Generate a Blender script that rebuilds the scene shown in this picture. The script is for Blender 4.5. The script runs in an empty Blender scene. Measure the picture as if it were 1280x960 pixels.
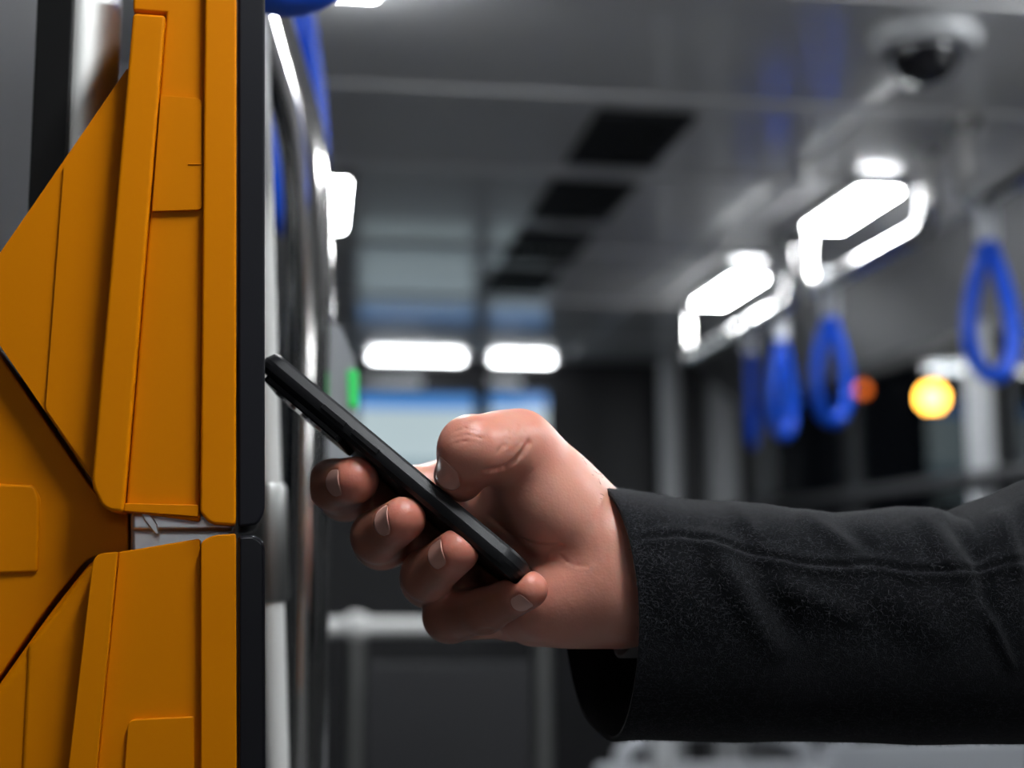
import bpy, bmesh, math, random
import numpy as np
from mathutils import Vector, Matrix

# ------------------------------------------------------------------ camera, world, exposure
scene = bpy.context.scene
col = scene.collection
F_PX, CX, CY = 1778.0, 640.0, 480.0
CAM = Vector((0.0, 0.0, 1.45))
YAW, PITCH = math.radians(8.3), math.radians(7.4)
FWD = Vector((math.sin(YAW) * math.cos(PITCH), math.cos(YAW) * math.cos(PITCH), math.sin(PITCH)))
RGT = Vector((math.cos(YAW), -math.sin(YAW), 0))
UP = RGT.cross(FWD)
cam_data = bpy.data.cameras.new('camera')
cam = bpy.data.objects.new('camera', cam_data)
col.objects.link(cam)
m = Matrix((RGT, UP, -FWD)).transposed().to_4x4()
m.translation = CAM
cam.matrix_world = m
cam_data.sensor_width = 36
cam_data.lens = 36 * F_PX / 1280
cam_data.clip_start = 0.02
cam_data.dof.use_dof = True
cam_data.dof.focus_distance = 0.555
cam_data.dof.aperture_fstop = 5.0
scene.camera = cam
world = bpy.data.worlds.new('night')
scene.world = world
world.use_nodes = True
world.node_tree.nodes['Background'].inputs[0].default_value = (0.02, 0.03, 0.06, 1)
world.node_tree.nodes['Background'].inputs[1].default_value = 0.05
vs = scene.view_settings
vs.view_transform = 'Standard'
vs.look = 'None'
vs.gamma = 1
vs.use_curve_mapping = False
vs.exposure = 0.2
LAMP = 70.0            # radiance of the saloon lamps

# ------------------------------------------------------------------ pixel -> place helpers
def ray(px, py):
    return FWD + RGT * ((px - CX) / F_PX) + UP * ((CY - py) / F_PX)
def P(px, py, z):      # a pixel at depth z along the lens axis
    return CAM + ray(px, py) * z
def onZ(px, py, h):
    r = ray(px, py); return CAM + r * ((h - CAM.z) / r.z)
def onY(px, py, y):
    r = ray(px, py); return CAM + r * ((y - CAM.y) / r.y)
def onX(px, py, x):
    r = ray(px, py); return CAM + r * ((x - CAM.x) / r.x)

# ------------------------------------------------------------------ materials
MATS = {}
def mat(name, color, rough=0.5, metal=0.0, bump=0.0, bscale=200.0, var=0.0, vscale=20.0, spec=0.5,
        emit=None, estr=0.0, coat=0.0, sheen=0.0, stretch=None):
    if name in MATS: return MATS[name]
    mt = bpy.data.materials.new(name); mt.use_nodes = True
    nt = mt.node_tree; b = nt.nodes['Principled BSDF']
    b.inputs['Base Color'].default_value = (*color, 1)
    b.inputs['Roughness'].default_value = rough
    b.inputs['Metallic'].default_value = metal
    b.inputs['Specular IOR Level'].default_value = spec
    b.inputs['Coat Weight'].default_value = coat
    b.inputs['Sheen Weight'].default_value = sheen
    tc = nt.nodes.new('ShaderNodeTexCoord')
    src = tc.outputs['Object']
    if stretch:
        mp = nt.nodes.new('ShaderNodeMapping'); mp.inputs['Scale'].default_value = stretch
        nt.links.new(src, mp.inputs[0]); src = mp.outputs[0]
    if var > 0:
        n = nt.nodes.new('ShaderNodeTexNoise'); n.inputs['Scale'].default_value = vscale; n.inputs['Detail'].default_value = 6
        nt.links.new(src, n.inputs['Vector'])
        mx = nt.nodes.new('ShaderNodeMix'); mx.data_type = 'RGBA'
        mx.inputs[6].default_value = (*[c * (1 - var) for c in color], 1)
        mx.inputs[7].default_value = (*[min(1, c * (1 + var)) for c in color], 1)
        nt.links.new(n.outputs['Fac'], mx.inputs[0]); nt.links.new(mx.outputs[2], b.inputs['Base Color'])
    if bump > 0:
        n = nt.nodes.new('ShaderNodeTexNoise'); n.inputs['Scale'].default_value = bscale; n.inputs['Detail'].default_value = 4
        nt.links.new(src, n.inputs['Vector'])
        bp = nt.nodes.new('ShaderNodeBump'); bp.inputs['Strength'].default_value = bump; bp.inputs['Distance'].default_value = 0.001
        nt.links.new(n.outputs['Fac'], bp.inputs['Height']); nt.links.new(bp.outputs[0], b.inputs['Normal'])
    if emit:
        b.inputs['Emission Color'].default_value = (*emit, 1)
        b.inputs['Emission Strength'].default_value = estr
    MATS[name] = mt
    return mt

YEL = mat('yellow_plastic', (0.60, 0.186, 0.0), 0.42, bump=0.02, bscale=1500, var=0.03, vscale=12, spec=0.06)
BLK = mat('black_plastic', (0.006, 0.006, 0.009), 0.45, bump=0.03, bscale=1200, spec=0.2)
BLKG = mat('black_gloss', (0.008, 0.008, 0.010), 0.12)
STEEL = mat('brushed_steel', (0.62, 0.62, 0.60), 0.42, 1.0, bump=0.10, bscale=60, stretch=(40, 40, 1))
STEELP = mat('polished_steel', (0.85, 0.84, 0.82), 0.22, 1.0)
ALU = mat('cast_aluminium', (0.80, 0.83, 0.87), 0.42, 1.0, bump=0.05, bscale=80)
GREYP = mat('grey_plastic', (0.30, 0.315, 0.33), 0.45, bump=0.05, bscale=700)
LIGHTP = mat('light_grey_plastic', (0.42, 0.43, 0.44), 0.4, var=0.05)
CEILM = mat('ceiling_gloss', (0.82, 0.82, 0.825), 0.18, var=0.06, vscale=3, coat=0.4)
RIBM = mat('ceiling_rib', (0.65, 0.65, 0.65), 0.35)
WALLM = mat('wall_panel', (0.16, 0.16, 0.165), 0.4, var=0.06, vscale=4)
DARKM = mat('dark_panel', (0.018, 0.018, 0.020), 0.5, var=0.1, vscale=5)
FLOORM = mat('floor_vinyl', (0.22, 0.22, 0.225), 0.6, var=0.25, vscale=300)
RUBM = mat('black_rubber', (0.012, 0.012, 0.012), 0.6)
BLUE = mat('blue_strap', (0.004, 0.11, 0.85), 0.36)
SEATM = mat('seat_fabric', (0.03, 0.04, 0.10), 0.85, var=0.3, vscale=120, sheen=0.3)
SHELLM = mat('seat_shell', (0.55, 0.57, 0.60), 0.35)
LAMPM = mat('lamp_diffuser', (0.9, 0.9, 0.9), 0.4, emit=(0.93, 0.97, 1.0), estr=LAMP)
FRAMEM = mat('lamp_frame', (0.12, 0.12, 0.12), 0.5)
GRILLE = mat('vent_slat', (0.012, 0.013, 0.016), 0.6)

def glass_mat(name, tint, refl=0.06):
    mt = bpy.data.materials.new(name); mt.use_nodes = True
    nt = mt.node_tree; nt.nodes.clear()
    o = nt.nodes.new('ShaderNodeOutputMaterial'); mx = nt.nodes.new('ShaderNodeMixShader')
    t = nt.nodes.new('ShaderNodeBsdfTransparent'); t.inputs[0].default_value = (*tint, 1)
    g = nt.nodes.new('ShaderNodeBsdfGlossy'); g.inputs['Roughness'].default_value = 0.02
    lw = nt.nodes.new('ShaderNodeLayerWeight'); lw.inputs[0].default_value = .5
    p5 = nt.nodes.new('ShaderNodeMath'); p5.operation = 'POWER'; p5.inputs[1].default_value = 4
    ma = nt.nodes.new('ShaderNodeMath'); ma.operation = 'MULTIPLY_ADD'; ma.inputs[1].default_value = .9; ma.inputs[2].default_value = .04
    nt.links.new(lw.outputs['Facing'], p5.inputs[0]); nt.links.new(p5.outputs[0], ma.inputs[0])
    nt.links.new(ma.outputs[0], mx.inputs[0]); nt.links.new(t.outputs[0], mx.inputs[1]); nt.links.new(g.outputs[0], mx.inputs[2])
    nt.links.new(mx.outputs[0], o.inputs[0])
    return mt
GLASS = glass_mat('window_glass', (0.55, 0.6, 0.62))

# ------------------------------------------------------------------ mesh helpers
class MB:
    def __init__(s): s.v = []; s.f = []
    def box(s, a, b):
        n = len(s.v); x0, y0, z0 = a; x1, y1, z1 = b
        s.v += [(x0,y0,z0),(x1,y0,z0),(x1,y1,z0),(x0,y1,z0),(x0,y0,z1),(x1,y0,z1),(x1,y1,z1),(x0,y1,z1)]
        s.f += [tuple(n+i for i in q) for q in ((0,3,2,1),(4,5,6,7),(0,1,5,4),(1,2,6,5),(2,3,7,6),(3,0,4,7))]
        return s
    def prism(s, poly, dvec):
        n = len(s.v); k = len(poly)
        s.v += [tuple(p) for p in poly] + [tuple(Vector(p) + Vector(dvec)) for p in poly]
        s.f.append(tuple(n + i for i in range(k))); s.f.append(tuple(n + k + i for i in reversed(range(k))))
        for i in range(k):
            j = (i + 1) % k
            s.f.append((n + i, n + k + i, n + k + j, n + j))
        return s
    def tube(s, pts, r, seg=14, closed=False, cap=True):
        pts = [Vector(p) for p in pts]; k = len(pts)
        rs = r if isinstance(r, (list, tuple)) else [r] * k
        n0 = len(s.v); prev = None
        for i, p in enumerate(pts):
            if closed: t = pts[(i + 1) % k] - pts[i - 1]
            else: t = pts[min(i + 1, k - 1)] - pts[max(i - 1, 0)]
            t.normalize()
            if prev is None:
                a = Vector((0, 0, 1)) if abs(t.z) < 0.9 else Vector((1, 0, 0))
                u = a.cross(t).normalized()
            else:
                u = (prev - t * prev.dot(t)).normalized()
            prev = u; w = t.cross(u)
            for j in range(seg):
                an = 2 * math.pi * j / seg
                s.v.append(tuple(p + (u * math.cos(an) + w * math.sin(an)) * rs[i]))
        for i in range(k if closed else k - 1):
            for j in range(seg):
                a = n0 + i * seg + j; b = n0 + i * seg + (j + 1) % seg
                i2 = (i + 1) % k
                c = n0 + i2 * seg + (j + 1) % seg; d = n0 + i2 * seg + j
                s.f.append((a, b, c, d))
        if cap and not closed:
            s.f.append(tuple(n0 + j for j in reversed(range(seg))))
            s.f.append(tuple(n0 + (k - 1) * seg + j for j in range(seg)))
        return s
    def lathe(s, c, axis, prof, seg=24):      # prof: (distance along axis, radius)
        c = Vector(c); ax = Vector(axis).normalized()
        return s.tube([c + ax * d for d, r in prof], [max(r, 1e-5) for d, r in prof], seg)
    def ball(s, c, r, seg=16):
        pr = [(-r * math.cos(math.pi * i / 10), r * math.sin(math.pi * i / 10)) for i in range(11)]
        return s.lathe(c, (0, 0, 1), pr, seg)
    def build(s, name, material, parent=None, bevel=0.0, segs=3, smooth=True, angle=35):
        me = bpy.data.meshes.new(name)
        me.from_pydata(s.v, [], s.f)
        bm = bmesh.new(); bm.from_mesh(me)
        bmesh.ops.recalc_face_normals(bm, faces=bm.faces)
        bm.to_mesh(me); bm.free()
        return link(name, me, material, parent, bevel, segs, smooth, angle)

def link(name, me, material, parent=None, bevel=0.0, segs=3, smooth=True, angle=35):
    o = bpy.data.objects.new(name, me); col.objects.link(o)
    if material: me.materials.append(material)
    if smooth:
        for p in me.polygons: p.use_smooth = True
        me.set_sharp_from_angle(angle=math.radians(angle))
    if bevel > 0:
        md = o.modifiers.new('bevel', 'BEVEL'); md.width = bevel; md.segments = segs
        md.limit_method = 'ANGLE'; md.angle_limit = math.radians(angle); md.harden_normals = True
    if parent: adopt(o, parent)
    return o
def adopt(o, parent):
    o.parent = parent
    o.matrix_parent_inverse = parent_world(parent).inverted()
def parent_world(o):
    mw = o.matrix_basis.copy()
    if o.parent: mw = parent_world(o.parent) @ o.matrix_parent_inverse @ mw
    return mw
def tag(o, label=None, cat=None, group=None, kind=None):
    if label: o['label'] = label
    if cat: o['category'] = cat
    if group: o['group'] = group
    if kind: o['kind'] = kind
    return o
def thing(name, loc, label, cat, group=None, kind=None):
    o = bpy.data.objects.new(name, None); o.empty_display_size = 0.02
    col.objects.link(o); o.location = loc
    return tag(o, label, cat, group, kind)
def copy_tree(o, parent=None):
    c = o.copy(); col.objects.link(c); c.parent = parent
    for ch in [x for x in col.objects if x.parent == o]: copy_tree(ch, c)
    return c
def round_poly(pts, rad, n=6):
    out = []; k = len(pts)
    for i, p in enumerate(pts):
        r = rad[i] if isinstance(rad, (list, tuple)) else rad
        if r <= 0: out.append(tuple(p)); continue
        p = np.array(p, float); a = np.array(pts[i - 1], float); b = np.array(pts[(i + 1) % k], float)
        da = (a - p); db = (b - p); la = np.linalg.norm(da); lb = np.linalg.norm(db)
        r_ = min(r, la * 0.49, lb * 0.49); A = p + da / la * r_; B = p + db / lb * r_
        for t in np.linspace(0, 1, n + 1):
            out.append(tuple((1 - t) ** 2 * A + 2 * t * (1 - t) * p + t * t * B))
    return out

# ------------------------------------------------------------------ the vehicle shell
ZC = CAM.z + 0.72          # ceiling height 2.17
XL, XR = -1.0, 1.5         # side walls
YB, YE = -7.0, 4.85        # rear and end walls
fl = MB().box((XL - .06, YB - .06, -0.05), (XR + .06, YE + .06, 0)).build('floor', FLOORM, smooth=False); tag(fl, 'dark speckled vinyl bus floor', 'floor', kind='structure')
ce = MB().box((XL - .06, YB - .06, ZC + 0.012), (XR + .06, YE + .06, ZC + 0.06)).build('ceiling', RIBM, smooth=False); tag(ce, 'dark glossy panelled bus ceiling with pale cross ribs', 'ceiling', kind='structure')
# transverse ceiling panels between pale ribs
ribs = [YB] + [onZ(640, y, ZC).y for y in ()] + []
ys = []
y = 2.50
while y > YB: ys.append(y); y -= 0.42
ys = sorted(ys)
y = 2.50 + 0.62
while y < YE: ys.append(y); y += 0.62
ys = [YB] + ys + [YE]
for a, b in zip(ys[:-1], ys[1:]):
    for xa, xb in ((-0.30, 0.87), (0.885, XR)):
        MB().box((xa, a + 0.012, ZC), (xb, b - 0.022, ZC + 0.014)).build('ceiling_panel', CEILM, ce, bevel=0.003, segs=2)

for yy in ys[1:-1]:
    MB().box((-.30, yy - .020, ZC - .005), (XR, yy + .020, ZC + .013)).build('ceiling_rib', RIBM, ce, bevel=.002, segs=2)
def side_wall(name, X, sgn, label):
    # solid wall with a window band; sgn points outwards
    z0, z1 = 0.95, 2.0
    w = MB().box((X, YB, 0), (X + sgn * .05, YE, z0)).box((X, YB, z1), (X + sgn * .05, YE, ZC + .02)).build(name, WALLM, smooth=False)
    tag(w, label, 'wall', kind='structure')
    return w
wr = side_wall('wall_right', XR, 1, 'dark grey right side wall of the bus under and over its windows')
wl = side_wall('wall_left', XL, -1, 'dark grey left side wall of the bus behind the yellow validator')
# sloping cove between ceiling and right windows
cv = MB().prism([(XR, YB, 2.0), (XR, YB, ZC), (XR - .17, YB, ZC)], (0, YE - YB, 0)).build('trim_1', WALLM, smooth=False)
tag(cv, 'dark grey sloping cove panel above the right windows', 'trim', kind='structure')
COVEM = mat('pale_cove', (.85, .84, .85), .4)
cl_ = MB().prism([(XL, YB, 1.98), (XL, YB, ZC + .01), (-.30, YB, ZC + .01)], (0, YE - YB, 0)).build('trim_30', COVEM, smooth=False)
tag(cl_, 'pale sloping cove panel behind the thick steel pole', 'trim', kind='structure')
we = MB().box((XL - .06, YE, 0), (XR + .06, YE + .05, ZC + .02)).build('wall_end', DARKM, smooth=False); tag(we, 'dark end wall of the saloon behind the blue screens', 'wall', kind='structure')
wb = MB().box((XL - .06, YB - .05, 0), (XR + .06, YB, ZC + .02)).build('wall_rear', WALLM, smooth=False); tag(wb, 'grey rear wall behind the viewer', 'wall', kind='structure')
# windows with pillars
PILY = [onX(1232, 530, XR).y]
PILY = sorted([PILY[0], PILY[0] - 1.35, PILY[0] - 2.7, PILY[0] - 4.05, PILY[0] - 5.4, PILY[0] - 6.75, PILY[0] - 8.1])
n = 1
for X, sg in ((XR, 1), (XL, -1)):
    edges = [YB] + PILY + [YE]
    for a, b in zip(edges[:-1], edges[1:]):
        if b - a < 0.15: continue
        w = thing('window_%d' % n, (X, (a + b) / 2, 0.95), 'dark side window of the bus', 'window', kind='structure'); n += 1
        p = MB().box((X + sg * .018, a + .03, 0.95), (X + sg * .024, b - .03, 2.0)).build('pane', GLASS, w, smooth=False)
        f = MB().box((X, a + .02, 0.95), (X + sg * .03, a + .05, 2.0)).box((X, b - .05, 0.95), (X + sg * .03, b - .02, 2.0)) \
            .box((X, a + .02, 0.95), (X + sg * .03, b - .02, 0.985)).box((X, a + .02, 1.965), (X + sg * .03, b - .02, 2.0)).build('window_frame', RUBM, w, smooth=False)
    for i, y in enumerate(PILY):
        if X == XR or True:
            t = MB().prism([(X - sg * .035, y - .03, 0.95), (X - sg * .035, y + .03, 0.95), (X + sg * .045, y + .05, 0.95), (X + sg * .045, y - .05, 0.95)], (0, 0, 1.05)) \
                .build('trim_%d' % (2 + i + (10 if sg < 0 else 0)), LIGHTP, bevel=0.012)
            tag(t, 'pale grey window pillar', 'trim', kind='structure')
# the street outside
road = MB().box((-40, -20, -0.9), (40, 40, -0.8)).build('road', mat('asphalt', (0.03, 0.03, 0.03), 0.8, var=.2), smooth=False)
tag(road, 'dark asphalt street outside the windows', 'road', kind='structure')

# ------------------------------------------------------------------ lamps
def ceiling_lamp(x0, x1, y0, y1, label, group, lip=.010):
    t = thing('ceiling_lamp', ((x0 + x1) / 2, (y0 + y1) / 2, ZC), label, 'lamp', group)
    MB().box((x0 - .012, y0 - .012, ZC - lip), (x1 + .012, y1 + .012, ZC + .004)).build('lamp_frame', FRAMEM, t, bevel=.004)
    MB().box((x0, y0, ZC - .024), (x1, y1, ZC - .008)).build('diffuser', LAMPM, t, bevel=.005)
    return t
G1 = 'saloon ceiling lamps'
ceiling_lamp(1.015, 1.095, 2.46, 2.76, 'bright rectangular ceiling lamp nearer of the two above the right grab rail', G1, .018)
ceiling_lamp(1.02, 1.10, 3.27, 3.62, 'bright rectangular ceiling lamp farther of the two above the right grab rail', G1, .018)
ceiling_lamp(0.03, 0.070, 2.53, 2.90, 'narrow bright ceiling lamp beside the bent steel pole', G1, .023)
ceiling_lamp(0.02, 0.078, 1.30, 1.69, 'bright ceiling lamp cut by the top edge of the photo', G1)
ceiling_lamp(1.025, 1.095, 1.2, 1.55, 'bright ceiling lamp above the right side outside the frame', G1)
ceiling_lamp(0.145, 0.225, 0.06, 0.42, 'bright aisle ceiling lamp overhead beside the viewer', G1)
ceiling_lamp(1.025, 1.095, 0.3, 0.65, 'bright ceiling lamp above the right side level with the hand', G1)
for k, nth in enumerate(('nearest', 'second', 'last')):
    ceiling_lamp(1.025, 1.095, -2.95 - 1.5 * k, -2.6 - 1.5 * k, 'bright ceiling lamp on the right behind the viewer, %s of its row' % nth, G1)
    ceiling_lamp(0.15, 0.22, -2.95 - 1.5 * k, -2.6 - 1.5 * k, 'bright aisle ceiling lamp behind the viewer, %s of its row' % nth, G1)

def end_lamp(pa, pb, label):
    a = onY(pa, 447, YE - .03); b = onY(pb, 447, YE - .03)
    a.z = ZC - .011
    t = thing('end_wall_lamp', (a.x / 2 + b.x / 2, YE, a.z), label, 'lamp', 'lamps over the screens')
    MB().box((a.x - .01, YE - .05, a.z - .016), (b.x + .01, YE, a.z + .010)).build('lamp_frame', FRAMEM, t, bevel=.004)
    MB().box((a.x, YE - .075, a.z - .006), (b.x, YE - .05, a.z + .006)).build('diffuser', mat('bar_diffuser', (0.9, 0.9, 0.9), 0.4, emit=(0.93, 0.97, 1.0), estr=15.0), t, bevel=.006)
end_lamp(463, 577, 'long bright lamp bar on the end wall above the wider screen')
end_lamp(614, 688, 'short bright lamp bar on the end wall above the narrower screen')

# ------------------------------------------------------------------ screens on the end wall
def screen_mat(name, k):
    mt = bpy.data.materials.new(name); mt.use_nodes = True
    nt = mt.node_tree; b = nt.nodes['Principled BSDF']; b.inputs['Base Color'].default_value = (.02, .02, .02, 1); b.inputs['Roughness'].default_value = .2
    tc = nt.nodes.new('ShaderNodeTexCoord'); sp = nt.nodes.new('ShaderNodeSeparateXYZ'); nt.links.new(tc.outputs['Generated'], sp.inputs[0])
    cr = nt.nodes.new('ShaderNodeValToRGB'); cr.color_ramp.interpolation = 'CONSTANT'
    e = cr.color_ramp.elements
    e[0].position = 0; e[0].color = (.40, .50, .52, 1)
    e[1].position = .21; e[1].color = (.22, .31, .36, 1)
    for pos, c in ((.34, (.42, .52, .55, 1)), (.84, (.06, .24, .62, 1)), (.97, (.03, .10, .25, 1))):
        x = e.new(pos); x.color = c
    nt.links.new(sp.outputs['Z'], cr.inputs[0]); nt.links.new(cr.outputs[0], b.inputs['Emission Color']); b.inputs['Emission Strength'].default_value = k
    return mt
SCR = screen_mat('display', 0.9)
def monitor(pa, pb, label):
    a = onY(pa, 490, YE - .03); b = onY(pb, 620, YE - .03)
    t = thing('information_screen', ((a.x + b.x) / 2, YE, b.z), label, 'screen', 'screens on the end wall')
    MB().box((a.x - .015, YE - .028, b.z - .015), (b.x + .015, YE, a.z + .015)).build('casing', BLK, t, bevel=.004)
    MB().box((a.x, YE - .031, b.z), (b.x, YE - .027, a.z)).build('display', SCR, t, smooth=False)
    MB().box((a.x, YE - .03, a.z + .02), (a.x * .45 + b.x * .55, YE, a.z + .05)).build('header_strip', LIGHTP, t, bevel=.003)
monitor(448, 592, 'wider lit screen with blue header on the far end wall')
monitor(612, 684, 'narrower lit screen with blue header on the far end wall')
# corner post of end wall
def pole(name, pts, r, material, label, cat, group=None, seg=20):
    t = MB().tube(pts, r, seg).build(name, material)
    return tag(t, label, cat, group)
pt = MB().box((XR - .10, YE - .07, 0), (XR + .0, YE, ZC)).build('trim_20', LIGHTP, bevel=.015); tag(pt, 'pale grey corner post where end wall meets right wall', 'trim', kind='structure')
a = onY(838, 560, YE - .25)
pole('stanchion', [(a.x, YE - .25, 0), (a.x, YE - .25, ZC)], .035, LIGHTP, 'pale grey floor to ceiling post beside the end wall corner', 'pole')

# ------------------------------------------------------------------ ceiling vents
def vent(y0, y1, x0, x1, label):
    t = thing('ceiling_vent', ((x0 + x1) / 2, (y0 + y1) / 2, ZC), label, 'vent', 'dark ceiling vents in a row')
    MB().box((x0, y0, ZC - .004), (x1, y1, ZC + .004)).build('backing', RUBM, t, smooth=False)
    MB().box((x0 - .01, y0 - .01, ZC - .010), (x0, y1 + .01, ZC)).box((x1, y0 - .01, ZC - .010), (x1 + .01, y1 + .01, ZC)) \
        .box((x0, y0 - .01, ZC - .010), (x1, y0, ZC)).box((x0, y1, ZC - .010), (x1, y1 + .01, ZC)).build('vent_frame', GRILLE, t)
    k = 7; w = (x1 - x0) / k; sl = None
    for i in range(k):
        if sl is None:
            sl = MB().prism([(x0 + .004, y0, ZC - .012), (x0 + .010, y0, ZC - .012), (x0 + .018, y0, ZC - .002), (x0 + .012, y0, ZC - .002)], (0, y1 - y0, 0)).build('slat', GRILLE, t, smooth=False)
        else:
            c = sl.copy(); col.objects.link(c); c.location.x = w * i
words = ['nearest and largest', 'second nearest', 'third nearest', 'farthest and smallest']
for i, (xa, xb, yn, yf, xf) in enumerate(((755, 865, 138, 198, 708), (693, 793, 222, 268, 660), (655, 740, 288, 322, 628), (622, 690, 336, 362, 600))):
    a = onZ(xa, yn, ZC); b = onZ(xb, yn, ZC); c = onZ(xf, yf, ZC)
    if i == 0: vx0, vx1 = a.x, b.x
    print('vent', a, b, c)
    vent(a.y, c.y, vx0, vx1, 'dark slatted ceiling vent, %s of the row' % words[i])

# ------------------------------------------------------------------ grab rails and straps
ZR = CAM.z + 0.57
XRAIL = 1.033
def rail_y(px):      # where the right rail is seen at that column
    lo, hi = 0.5, 8
    for _ in range(50):
        md = (lo + hi) / 2
        d = Vector((XRAIL, md, ZR)) - CAM
        x = CX + F_PX * d.dot(RGT) / d.dot(FWD)
        if x > px: lo = md
        else: hi = md
    return lo
def grab_rail(x, y0, y1, label):
    t = thing('grab_rail', (x, (y0 + y1) / 2, ZR), label, 'grab rail', 'ceiling grab rails')
    b = 0.05
    pts = []
    if y0 is not None:
        for s_, yy in ((1, y0), (-1, y1)):
            q = [(x, yy, ZC - .005), (x, yy, ZR + b)] + [(x, yy + s_ * b * (1 - math.cos(u)), ZR + b - b * math.sin(u)) for u in np.linspace(.2, math.pi / 2, 6)]
            pts += q if s_ == 1 else q[::-1]
    MB().tube(pts, .0165, 16).build('bar', STEELP, t, angle=60)
    for yy in (y0, y1):
        MB().lathe((x, yy, ZC), (0, 0, -1), [(0, .03), (.012, .03), (.02, .024), (.03, .019)], 20).build('flange', STEELP, t)
    return t
yA0, yA1 = rail_y(993), rail_y(900) + .3
yB0, yB1 = rail_y(1163), rail_y(1012)
yC1 = rail_y(1208)
print('rails', yA0, yA1, yB0, yB1, yC1)
grab_rail(XRAIL, yA0, yA1, 'polished steel ceiling grab rail, farthest of the right row')
grab_rail(XRAIL, yB0, yB1, 'polished steel ceiling grab rail in the middle of the right row')
grab_rail(XRAIL, yC1 - 1.4, yC1, 'polished steel ceiling grab rail cut by the right edge of the photo')
XLR = -0.015
grab_rail(XLR, 0.25, 1.55, 'polished steel ceiling grab rail above the bent pole')

def make_strap():
    t = thing('hand_strap', (0, 0, 0), 'blue strap', 'hand strap', 'blue hanging hand straps')
    # origin = rail axis; loop in local XZ plane
    MB().tube([(.021 * math.cos(a), 0, .021 * math.sin(a)) for a in np.linspace(0, 2 * math.pi, 20, endpoint=False)], .004, 8, closed=True).build('ring', GREYP, t)
    MB().box((-.016, -.012, -.075), (.016, .012, -.018)).build('clamp', ALU, t, bevel=.006)
    L = []
    for a in np.linspace(0, 2 * math.pi, 48, endpoint=False):
        # teardrop
        zz = -.175 + .105 * math.cos(a)
        xx = .052 * math.sin(a) * (math.sin(a / 2) ** 1.1 if True else 1)
        L.append((xx, 0, zz))
    MB().tube(L, .0125, 12, closed=True).build('loop', BLUE, t, angle=80)
    return t
strap0 = make_strap()
used = [False]
def strap(x, y, rz, label):
    o = strap0 if not used[0] else copy_tree(strap0)
    used[0] = True
    o.location = (x, y, ZR); o['label'] = label
    for ch in col.objects:
        if ch.parent == o and ch.name.startswith('loop'): ch.rotation_euler.z = math.radians(rz)
strap(XRAIL, rail_y(1232), 10, 'blue hand strap alone at the right edge, nearest of the right row')
strap(XRAIL, rail_y(1036), 20, 'blue hand strap hanging from the middle right rail beside the orange street light')
strap(XRAIL, rail_y(975), 40, 'bright blue hand strap in the middle of the cluster of three')
strap(XRAIL, rail_y(938), 70, 'blue hand strap seen edge on, leftmost of the cluster of three')
strap(XLR, 0.70, 5, 'blue hand strap with only its lower curve in view at the top left')
strap(XLR, 1.20, 62, 'blue hand strap hanging behind the bent steel pole')

# camera dome on the ceiling
a = onZ(1155, 40, ZC)
t = thing('camera_dome', (a.x, a.y, ZC), 'grey ceiling camera unit with black lens near the right edge', 'camera')
MB().lathe((a.x, a.y, ZC), (0, 0, -1), [(0, .075), (.02, .075), (.03, .068), (.032, .05)], 28).build('housing', LIGHTP, t)
MB().lathe((a.x, a.y, ZC - .03), (0, 0, -1), [(0, .045), (.02, .042), (.035, .03), (.043, .012), (.045, 0)], 28).build('lens_dome', BLKG, t)

# ------------------------------------------------------------------ partition with top rail, poles, pole box
yP = 2.0
zt = onY(560, 783, yP).z
xa, xb, xe, x0 = onY(445, 783, yP).x, onY(678, 783, yP).x, onY(712, 783, yP).x, onY(405, 783, yP).x
t = thing('partition', ((xa + xb) / 2, yP, 0), 'low partition with pale steel top rail below the hand', 'partition')
PAINT = mat('pale_paint', (.62, .62, .60), .45)
MB().tube([(x0, yP, zt), (xe, yP, zt)], .0125, 16).build('top_rail', PAINT, t)
for x in (xa, xb):
    pp = MB().tube([(x, yP, 0), (x, yP, zt)], .0135, 16).build('post', mat('satin_steel', (.30, .30, .29), .4, 1.0), t)
    MB().ball((x, yP, zt), .021).build('joint', PAINT, pp)
MB().box((xa + .015, yP - .004, .12), (xb - .015, yP + .004, zt - .05)).build('panel', DARKM, t, bevel=.002)

yA = 0.92
def pole_pts():
    pts = []
    path = [(318, -60), (332, 10), (352, 80), (372, 150), (382, 215), (386, 300), (387, 420)]
    cps = [onY(px, py, yA) for px, py in path]
    # smooth
    out = []
    for i in range(len(cps) - 1):
        p0 = cps[max(i - 1, 0)]; p1 = cps[i]; p2 = cps[i + 1]; p3 = cps[min(i + 2, len(cps) - 1)]
        for u in np.linspace(0, 1, 6, endpoint=False):
            out.append(.5 * ((2 * p1) + (-p0 + p2) * u + (2 * p0 - 5 * p1 + 4 * p2 - p3) * u * u + (-p0 + 3 * p1 - 3 * p2 + p3) * u ** 3))
    e = cps[-1]
    out += [e, Vector((e.x, yA, 0))]
    return out, e
pts, ea = pole_pts()
first = pts[0]
pts = [Vector((first.x - .10, yA, ZC - .0)), Vector((first.x - .04, yA, first.z + .08))] + pts
pole('bent_pole', pts, .0155, mat('mirror_steel', (.88, .86, .83), .10, 1.0), 'bent polished steel pole behind the phone carrying the grey box', 'pole', seg=24)
t = thing('door_pole', onY(345, 700, .80), 'slim bright pole close behind the black reader edge with a grey coupling', 'pole')
pb, pt_ = onY(347, 960, .80), onY(322, 0, .80)
dp = (pt_ - pb).normalized()
t.location = pb - dp * (pb.z / dp.z)
MB().tube([pb - dp * (pb.z / dp.z), pb + dp * ((ZC - pb.z) / dp.z)], .0062, 16).build('tube', mat('pale_paint', (.62, .62, .60), .45), t)
z1, z2 = onY(344, 605, .80).z, onY(344, 752, .80).z
c0 = pb + dp * ((z2 - pb.z) / dp.z)
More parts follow.
